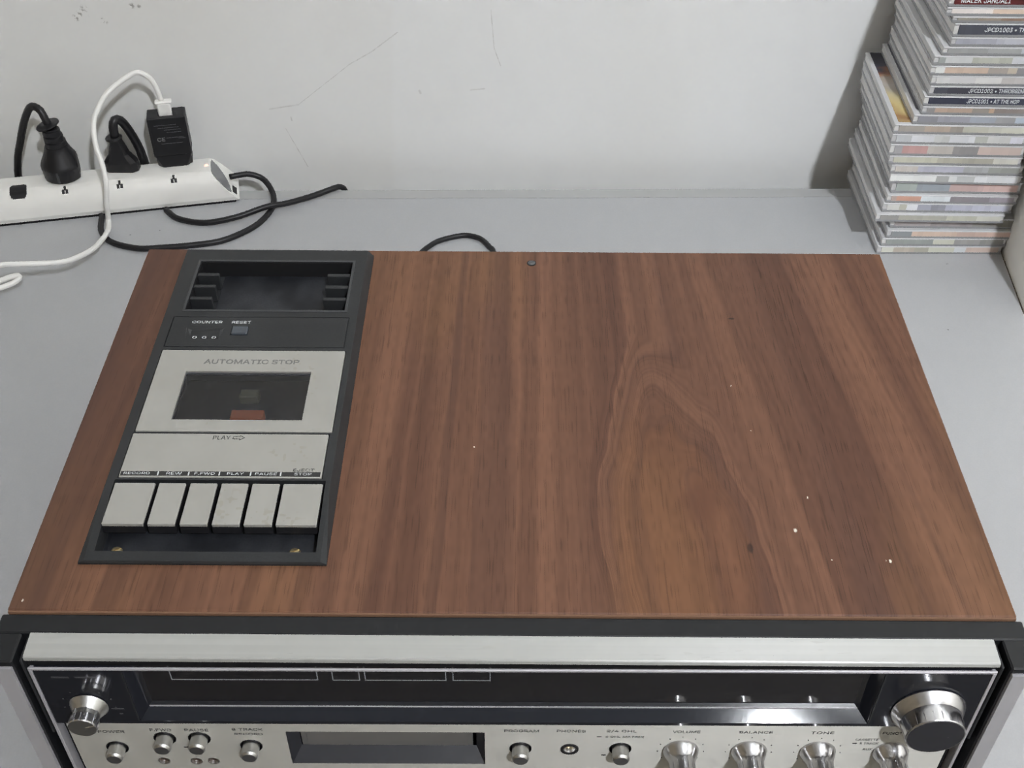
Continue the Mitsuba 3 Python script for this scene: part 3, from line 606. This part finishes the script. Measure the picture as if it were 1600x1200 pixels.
# round grounded plug
pg = thing('power_plug', 'large round black plug in the power strip, third from its lit end', 'plug')
PX, PY = -0.4632, 0.6535
body = lathe([(0, 0.0352), (0.0180, 0.0352), (0.0192, 0.0365), (0.0204, 0.0490), (0.0204, 0.0500), (0.0190, 0.0535), (0.0135, 0.0640), (0.0116, 0.0690), (0.0112, 0.0706), (0, 0.0706)], 40)
flat = sub(body, moved(box(0.0160, 0.05, -0.05, 0.05, 0, 0.2), rz=0.3))
add(pg + '__body', moved(flat, PX, PY, 0), 'mat_rubber', smooth=35)
add(pg + '__rib', moved(box(-0.0013, 0.0013, -0.0206, -0.0190, 0.0370, 0.0500, 0.0005), PX - 0.001, PY, 0, rz=0.1), 'mat_rim')
for i, (zz, r) in enumerate(((0.0706, 0.0106), (0.0770, 0.0097), (0.0832, 0.0088))):
    add(pg + '__strain_relief', moved(lathe([(0, 0), (r, 0), (r * 0.97, 0.0050), (r * 0.85, 0.0056), (r * 0.82, 0.0068), (0, 0.0068)], 28), PX + 0.0002 - 0.0006 * i, PY, zz), 'mat_rubber', smooth=35)
add(pg + '__collar', moved(lathe([(0, 0), (0.0085, 0), (0.0118, 0.0012), (0.0116, 0.0026), (0.0060, 0.0036), (0, 0.0036)], 28), PX - 0.0022, PY, 0.0915, ry=-0.25), 'mat_rubber', smooth=35)
k = add(pg + '__cable', tube([(PX - 0.001, PY, 0.0890), (PX - 0.002, PY, 0.0925), (-0.4672, 0.6545, 0.1000), (-0.4705, 0.6570, 0.1072), (-0.4765, 0.6600, 0.1095), (-0.4835, 0.6640, 0.1060), (-0.4960, 0.6700, 0.0870), (-0.5095, 0.6770, 0.0600), (-0.5230, 0.6850, 0.0300), (-0.5330, 0.6950, -0.0100), (-0.5350, 0.6970, -0.1200)], 0.0038), 'mat_rubber', smooth=True)
# flat two-pin plug
pf = thing('power_plug', 'smaller tapered black plug in the power strip between the round plug and the charger', 'plug')
QX, QY = -0.4066, 0.6665
sec = lambda w, d, z: [(QX + w * c1 + 0, QY + d * s1, z) for c1, s1 in ((1, .5), (.7, 1), (-.7, 1), (-1, .5), (-1, -.5), (-.7, -1), (.7, -1), (1, -.5))]
add(pf + '__body', cat([hull(sec(0.0178, 0.0085, 0.0352) + sec(0.0165, 0.0085, 0.0450)), hull(sec(0.0165, 0.0085, 0.0450) + sec(0.0100, 0.0075, 0.0540)), hull(sec(0.0100, 0.0075, 0.0540) + sec(0.0052, 0.0052, 0.0705))]), 'mat_rubber', smooth=30)
add(pf + '__collar', moved(lathe([(0, 0), (0.0082, 0), (0.0086, 0.0012), (0.0070, 0.0026), (0, 0.0026)], 28), QX - 0.0015, QY, 0.0705, ry=-0.06), 'mat_rubber', smooth=35)
add(pf + '__cable', tube([(QX, QY, 0.0720), (QX + 0.0002, QY + 0.001, 0.0830), (QX + 0.0022, QY + 0.004, 0.0890), (QX + 0.0062, QY + 0.009, 0.0860), (QX + 0.0105, QY + 0.014, 0.0720), (QX + 0.0150, QY + 0.018, 0.0500), (QX + 0.0170, QY + 0.020, 0.0260), (QX + 0.0170, QY + 0.0225, 0.0), (QX + 0.0170, QY + 0.0235, -0.10)], 0.0046), 'mat_rubber', smooth=True)
# charger
ch = thing('usb_charger', 'black block wall charger standing in the power strip nearest its lit end', 'charger')
CX, CY = -0.3528, 0.6715                    # centre of its front face on the strip
def chl(m): return moved(m, CX, CY, 0, rz=SA)
cb = hull([(x, y, z) for x, y in ((-0.0190, 0.0006), (-0.0184, 0), (0.0184, 0), (0.0190, 0.0006), (0.0190, 0.0205), (0.0184, 0.021), (-0.0184, 0.021), (-0.0190, 0.0205)) for z in (0.0485, 0.0905)] + [(x, y, 0.0915) for x in (-0.0182, 0.0182) for y in (0.0010, 0.020)] + [(x, y, 0.0475) for x in (-0.0185, 0.0185) for y in (0.001, 0.020)])
cb = sub(cb, box(-0.0075, 0.0075, 0.0045, 0.0125, 0.082, 0.1))
add(ch + '__body', chl(cb), 'mat_charger')
add(ch + '__plug_base', chl(hull([(x, y, 0.0352) for x, y in ((-0.0120, -0.0005), (0.0120, -0.0005), (0.0175, 0.005), (0.0175, 0.021), (-0.0175, 0.021), (-0.0175, 0.005))] + [(x, y, 0.0474) for x, y in ((-0.0178, 0.001), (0.0178, 0.001), (0.0178, 0.021), (-0.0178, 0.021))])), 'mat_charger')
k = add(ch + '__lettering', chl(to_front(text('CE', 0.0078, 0.0044, bold=True), -0.0125, -0.00002, 0.0653)), 'mat_print_ce')
fine = [to_front(box(x0, x1, 0, 0.0007, 0, 0.0001), 0, -0.00002, z) for x0, x1, z in ((-0.013, 0.009, 0.0830), (-0.010, 0.011, 0.0800), (-0.004, 0.013, 0.0775), (-0.002, 0.013, 0.0745), (-0.003, 0.014, 0.0685), (0.009, 0.016, 0.0672), (-0.009, 0.012, 0.0620))]
k = add(ch + '__fine_print', chl(cat(fine)), 'mat_print_faint'); labels[k] = {'label': 'faint small print on the charger face', 'kind': 'stuff'}

# white usb cable
us = thing('usb_cable', 'white USB cable arching from the charger over the power strip and across the desk', 'cable')
def usl(m): return moved(m, CX, CY, 0, rz=SA)
add(us + '__plug', usl(union(box(-0.0066, 0.0066, 0.0052, 0.0118, 0.0825, 0.1045, 0.0012), box(-0.0084, 0.0084, 0.0046, 0.0124, 0.1040, 0.1066, 0.0010))), 'mat_white_cable', smooth=30)
pts = [(-0.3560, 0.6800, 0.1060), (-0.3568, 0.6800, 0.1120), (-0.3585, 0.6800, 0.1210), (-0.3622, 0.6790, 0.1315), (-0.3712, 0.6770, 0.1385), (-0.3800, 0.6730, 0.1370), (-0.3985, 0.6600, 0.1275), (-0.4085, 0.6480, 0.1158), (-0.4130, 0.6380, 0.1050),
       (-0.4112, 0.6240, 0.0890), (-0.4045, 0.6110, 0.0715), (-0.4030, 0.6030, 0.0550), (-0.4082, 0.6040, 0.0315), (-0.4131, 0.6110, 0.0090), (-0.4090, 0.5900, 0.0090), (-0.4095, 0.5554, 0.0160), (-0.4134, 0.5306, 0.0240), (-0.4235, 0.5084, 0.0320), (-0.4426, 0.4971, 0.0380), (-0.4588, 0.4878, 0.0440), (-0.4720, 0.4800, 0.0480), (-0.4950, 0.4680, 0.0460),
       (-0.5150, 0.4560, 0.0330), (-0.5120, 0.4640, 0.0200), (-0.4850, 0.4860, 0.0160), (-0.4700, 0.4960, 0.0170), (-0.4660, 0.5010, 0.0200), (-0.4760, 0.4990, 0.0200), (-0.5200, 0.4800, 0.0120), (-0.6000, 0.4500, 0.0040), (-0.7200, 0.3900, 0.0030)]
add(us + '__cord', tube(pts, 0.0026, 12), 'mat_white_cable', smooth=True)

# black mains cords on the desk
r = 0.0030
ca_ = thing('mains_cable', 'black cord looping from the right end of the power strip round to its front', 'cord')
A = [(-0.4300, 0.6520, 0.0012 + r), (-0.4250, 0.6250, r), (-0.4188, 0.5995, r), (-0.4030, 0.5805, r), (-0.3751, 0.5706, r), (-0.3531, 0.5719, r), (-0.3221, 0.5766, r), (-0.2918, 0.5858, r), (-0.2640, 0.6118, r), (-0.2525, 0.6433, r), (-0.2547, 0.6660, 0.006), (-0.2665, 0.6835, 0.012), (-0.2800, 0.6840, 0.018), (-0.2900, 0.6800, 0.0195), (-0.3000, 0.6760, 0.0195)]
A[0] = (-0.4270, 0.6262, r)
add(ca_ + '__cord', tube(A, r), 'mat_rubber', smooth=True)
cb_ = thing('mains_cable', 'black cord curving from under the power strip to the back edge of the desk', 'cord')
B = [(-0.3620, 0.6400, r), (-0.3595, 0.6360, r), (-0.3447, 0.6223, r), (-0.3171, 0.6158, r), (-0.2854, 0.6219, 0.0060), (-0.2560, 0.6365, 0.0092), (-0.2380, 0.6460, 0.0070), (-0.2183, 0.6616, 0.0040), (-0.2028, 0.6727, 0.0036), (-0.1930, 0.6790, 0.0042), (-0.1855, 0.6855, 0.0020), (-0.1815, 0.6905, -0.0100), (-0.1800, 0.6930, -0.0500)]
add(cb_ + '__cord', tube(B, r), 'mat_rubber', smooth=True)
cc_ = thing('mains_cable', 'black cord arching up behind the walnut receiver near the middle', 'cord')
r = 0.0026
C = [(-0.1300, 0.3400, 0.0500), (-0.1280, 0.3800, 0.0480), (-0.1150, 0.4600, 0.0120), (-0.1030, 0.5400, r), (-0.0941, 0.5639, r), (-0.0842, 0.5791, r), (-0.0731, 0.5891, r), (-0.0509, 0.5972, r), (-0.0345, 0.5918, r), (-0.0246, 0.5776, r), (-0.0193, 0.5647, r), (-0.0080, 0.5000, r), (0.0200, 0.4200, r), (0.1000, 0.3800, r), (0.2000, 0.3700, r)]
add(cc_ + '__cord', tube(C, r), 'mat_rubber', smooth=True)

# ---------------------------------------------------------------- the stack of disc cases
rng = np.random.default_rng(7)
CDW, CDD, CDY = 0.1245, 0.1415, 0.5735
ends = [(0.3615, 0.0000), (0.3641, 0.0098), (0.3671, 0.0195), (0.3694, 0.0291), (0.3511, 0.0410), (0.3560, 0.0504), (0.3581, 0.0608), (0.3609, 0.0703), (0.3557, 0.0832), (0.3546, 0.0935), (0.3506, 0.1036), (0.3491, 0.1133), (0.3482, 0.1256), (0.3482, 0.1364),
        (0.3635, 0.1464), (0.3694, 0.1563), (0.3687, 0.1648), (0.3712, 0.1751), (0.3705, 0.1852), (0.3675, 0.1952), (0.3680, 0.2048), (0.3736, 0.2143), (0.3787, 0.2228), (0.3781, 0.2317), (0.3748, 0.2446), (0.3680, 0.2509), (0.3680, 0.2590)]
S = srgb
spines = [  # (colour bands as (start, colour)), label
    ([(0, S(205, 205, 190)), (.10, S(190, 178, 160)), (.28, S(172, 168, 150)), (.40, S(205, 205, 185)), (.62, S(208, 212, 215)), (.72, S(205, 180, 165))], 'cream and pink spined disc case lying on the desk, bottom of the stack'),
    ([(0, S(150, 156, 152)), (.40, S(205, 205, 185)), (.58, S(160, 158, 155)), (.8, S(148, 148, 142))], 'grey-green spined disc case, second from the bottom of the stack'),
    ([(0, S(140, 146, 150)), (.17, S(215, 185, 162)), (.55, S(205, 172, 155)), (.75, S(212, 176, 158))], 'peach spined disc case with a grey left end, third from the bottom'),
    ([(0, S(165, 155, 155)), (.30, S(152, 142, 142)), (.65, S(140, 136, 128)), (.85, S(128, 126, 114))], 'mauve-grey spined disc case set back above the peach one'),
    ([(0, S(150, 148, 145)), (.15, S(176, 174, 160)), (.55, S(195, 194, 175)), (.8, S(205, 204, 190))], 'pale cream spined disc case jutting out to the left low in the stack'),
    ([(0, S(210, 210, 205)), (.10, S(185, 184, 168)), (.16, S(222, 224, 230)), (.25, S(160, 162, 178)), (.36, S(145, 146, 160)), (.48, S(180, 182, 202)), (.7, S(190, 192, 212))], 'white and lavender spined disc case with short colour blocks at its left end'),
    ([(0, S(190, 165, 155)), (.04, S(215, 155, 128)), (.24, S(212, 220, 225)), (.48, S(142, 134, 142)), (.8, S(160, 150, 162))], 'spine banded orange, white and mauve, seventh from the bottom of the stack'),
    ([(0, S(165, 176, 170)), (.17, S(150, 160, 170)), (.44, S(205, 170, 165)), (.72, S(218, 180, 172))], 'disc case with a long pink half to its spine under the bright white one'),
    ([(0, S(228, 230, 228)), (.36, S(170, 172, 170)), (.46, S(222, 224, 224)), (.52, S(188, 190, 190)), (.66, S(224, 226, 230))], 'bright white spined paper-sleeved case with dark gaps above and below'),
    ([(0, S(200, 192, 184)), (.18, S(178, 178, 196)), (.55, S(172, 174, 176)), (.75, S(155, 158, 152))], 'beige to grey-green spined disc case right above the bright white one'),
    ([(0, S(196, 194, 172)), (.35, S(180, 176, 158)), (.55, S(176, 172, 156)), (.8, S(206, 204, 192))], 'plain cream spined disc case under the one with the red block'),
    ([(0, S(170, 168, 172)), (.06, S(202, 150, 146)), (.26, S(190, 182, 174)), (.46, S(150, 146, 146)), (.66, S(205, 182, 172))], 'disc case with a dusty red block near the left of its spine'),
    ([(0, S(192, 196, 200)), (.12, S(212, 214, 220)), (.3, S(196, 198, 196)), (.42, S(214, 216, 222)), (.62, S(190, 192, 184)), (.72, S(206, 206, 204)), (.9, S(214, 214, 228))], 'mottled white and lavender spined disc case under the one showing its cover'),
    ([(0, S(168, 160, 150)), (.2, S(186, 166, 148)), (.4, S(160, 150, 140)), (.5, S(190, 188, 172)), (.7, S(205, 204, 188))], 'tan and cream spined disc case whose painted cover shows at the left'),
    ([(0, S(140, 140, 150)), (.15, S(158, 158, 170)), (.4, S(164, 172, 186)), (.6, S(160, 160, 164)), (.75, S(178, 192, 208))], 'grey-blue spined disc case with a dark cover, above the painted cover'),
    ([(0, S(150, 146, 146)), (.06, S(188, 160, 138)), (.35, S(160, 150, 140)), (.48, S(194, 160, 130)), (.52, S(148, 134, 128)), (.8, S(158, 138, 126))], 'tan and brown spined disc case under the lowest navy spine'),
    ([(0, S(58, 62, 82)), (.5, S(64, 68, 88))], 'navy spined disc case lettered AT THE HOP'),
    ([(0, S(78, 80, 92)), (.1, S(70, 70, 82)), (.5, S(76, 78, 92))], 'dark slate spined disc case lettered THROBBING'),
    ([(0, S(212, 212, 212)), (.1, S(202, 200, 202)), (.3, S(214, 212, 210)), (.5, S(196, 190, 188)), (.75, S(206, 202, 200))], 'nearly white spined disc case above the two dark lettered spines'),
    ([(0, S(218, 220, 218)), (.07, S(206, 178, 156)), (.4, S(176, 164, 154)), (.55, S(196, 182, 162)), (.62, S(150, 146, 150))], 'peach spined disc case with a white left end in the upper stack'),
    ([(0, S(160, 166, 164)), (.05, S(202, 204, 204)), (.25, S(184, 186, 172)), (.55, S(206, 208, 214)), (.75, S(196, 198, 204))], 'white and pale green spined disc case above the peach and white one'),
    ([(0, S(156, 158, 158)), (.3, S(166, 168, 168)), (.55, S(186, 190, 198))], 'plain grey spined disc case third below the thick slate one'),
    ([(0, S(166, 168, 182)), (.3, S(178, 180, 194)), (.36, S(188, 190, 202))], 'lavender-grey spined disc case directly below the thick slate one'),
    ([(0, S(76, 80, 92)), (.3, S(72, 76, 90))], 'thick slate spined disc case lettered THE C'),
    ([(0, S(150, 144, 132)), (.15, S(160, 142, 124)), (.32, S(152, 120, 100)), (.5, S(176, 142, 128))], 'brownish spined disc case under the white to peach one'),
    ([(0, S(232, 222, 216)), (.3, S(226, 198, 174)), (.6, S(222, 184, 150))], 'disc case with a spine fading from white to peach, under the dark red one'),
    ([(0, S(98, 30, 34)), (.6, S(104, 34, 36)), (.9, S(128, 66, 56))], 'dark red spined case lettered MALEK JANDALI at the top edge of the photo')]
yaws = [0.4, 0.2, -0.3, -0.6, -0.9, -0.8, -1.0, -0.7, -1.5, -1.2, -1.3, -1.2, -1.2, -1.3, -1.2, -1.0, -0.9, -0.6, -0.4, -0.6, -0.5, -0.3, -0.3, -0.2, -0.4, -0.3, -0.3]
setback = {3: 0.004, 7: 0.003, 4: -0.003}
cover_col = {14: (0.035, 0.036, 0.05), 5: (0.06, 0.06, 0.07), 9: (0.05, 0.05, 0.06), 19: (0.06, 0.06, 0.07)}

def banded(bands, x0, x1, y0, y1, z0, z1):
    ms, cs = [], []
    st = [b[0] for b in bands] + [1.0]
    for (a_, col), b_ in zip(bands, st[1:]):
        n = max(1, int((b_ - a_) / 0.045))
        for i in range(n):
            u0, u1 = a_ + (b_ - a_) * i / n, a_ + (b_ - a_) * (i + 1) / n
            m = box(x0 + (x1 - x0) * u0, x0 + (x1 - x0) * u1, y0, y1, z0, z1)
            ms.append(m); cs.append(np.tile((0.70 * np.array(col) + 0.30 * np.mean(col)) * rng.uniform(0.93, 1.05) * 1.05, (8, 1)))
    return cat(ms), np.clip(np.vstack(cs), 0, 1)

def disc_case(i, x, z, h, yaw, label, bands, group='disc cases in the stack'):
    key = thing('disc_case', label, 'disc case', group)
    def place(m): return moved(m, x, CDY + setback.get(i, 0.0), z, rz=math.radians(yaw))
    hh = h - 0.00025
    paper = i == 8
    g = 0.0003
    core = ['mat_case_core', 'mat_case_core_light', 'mat_case_core', 'mat_case_core_light', 'mat_case_core_light'][i % 5]
    wide = CDW + rng.uniform(-0.0008, 0.0008)
    lidm = 'mat_case'
    add(key + '__lid', place(box(0, wide, 0, CDD, hh - 0.0016, hh, 0.0003)), lidm)
    add(key + '__base', place(box(0, wide, 0.0002, CDD, 0.0, 0.0027, 0.0003)), 'mat_case_dark')
    add(key + '__tray', place(box(0.0006, wide - 0.0006, 0.0012, CDD - 0.001, 0.0026, hh - 0.0024)), core)
    add(key + '__hinge_gap', place(box(0.0011, wide - 0.0011, 0.0018, CDD - 0.0015, hh - 0.0026, hh - 0.0014)), 'mat_case_core_dark')
    m, col = banded(bands, 0.0045 if not paper else 0.0006, wide - 0.0035, 0.0001, 0.0011, 0.0024, hh - 0.0013)
    add(key + '__spine', place(m), 'mat_spine', color=col)
    if i in cover_col:
        add(key + '__cover', place(box(0.004, wide - 0.004, 0.010, CDD - 0.002, hh, hh + 0.00012)), 'mat_case_core_dark')
    return key, place, hh, wide

keys = []
for i, ((x, z), (bands, label)) in enumerate(zip(ends, spines)):
    z1 = ends[i + 1][1] if i + 1 < len(ends) else z + 0.0103
    key, place, hh, wide = disc_case(i, x, z, z1 - z, yaws[i], label, bands)
    keys.append(key)
    tx = {16: ('JPCD1001 • AT THE HOP', 0.0385, 0.0855), 17: ('JPCD1002 • THROBBING', 0.0350, 0.0870), 23: ('JPCD1003 • THE C', 0.0270, 0.0700), 26: ('MALEK JANDALI', 0.0100, 0.0520)}.get(i)
    if tx:
        s, a_, b_ = tx
        th = min(0.0042, hh - 0.0055)
        m = text(s, b_ - a_, th * (1.0 if i != 26 else 1.15), bold=True)
        add(key + '__lettering', place(to_front(m, a_, 0.0001, 0.0030 + (hh - 0.0047 - th) / 2)), 'mat_print_white')
    if i == 13:                             # the painted cover that shows where the upper cases stand further right
        nx, ny = 10, 36
        gx, gy = np.meshgrid(np.linspace(0.004, 0.040, nx), np.linspace(0.004, CDD - 0.001, ny))
        v = np.stack([gx.ravel(), gy.ravel(), np.full(gx.size, hh + 0.00015)], 1)
        f = [[r_ * nx + c1, r_ * nx + c1 + 1, (r_ + 1) * nx + c1 + 1, (r_ + 1) * nx + c1] for r_ in range(ny - 1) for c1 in range(nx - 1)]
        t = gy.ravel() / CDD
        t = t + 0.25 * (meshkit.fbm(np.stack([gx.ravel() * 60, gy.ravel() * 45, gx.ravel() * 0], 1), 3, 3) - 0.5)
        stops = [(0.0, (0.40, 0.28, 0.14)), (0.10, (0.30, 0.15, 0.06)), (0.22, (0.60, 0.48, 0.22)), (0.36, (0.58, 0.50, 0.30)), (0.46, (0.40, 0.36, 0.30)), (0.56, (0.46, 0.42, 0.38)), (0.66, (0.42, 0.36, 0.30)), (0.72, (0.30, 0.13, 0.06)), (0.78, (0.05, 0.05, 0.07)), (1.0, (0.035, 0.036, 0.045))]
        col = np.stack([np.interp(t, [s_[0] for s_ in stops], [s_[1][k_] for s_ in stops]) for k_ in range(3)], 1)
        k = add(key + '__cover', place(trimesh.Trimesh(v, np.vstack([[q[0], q[1], q[2]] for q in f] + [[q[0], q[2], q[3]] for q in f]), process=False)), 'mat_spine', color=col)
        say(k, 'abstract cover picture in dark, brown and yellow patches')
ztop = ends[-1][1] + 0.0103
for j in range(8):
    ORD = ['first', 'second', 'third', 'fourth', 'fifth', 'sixth', 'seventh', 'eighth']
    disc_case(100 + j, 0.3740 + 0.003 * j + 0.002 * math.sin(j * 2.1), ztop + 0.0103 * j, 0.0103, -0.5, f'{ORD[j]} disc case above the dark red lettered spine, beyond the top edge of the photo', [(0, (0.5, 0.5, 0.5)), (.4, (0.45, 0.42, 0.4))], 'cases above the dark red spine')
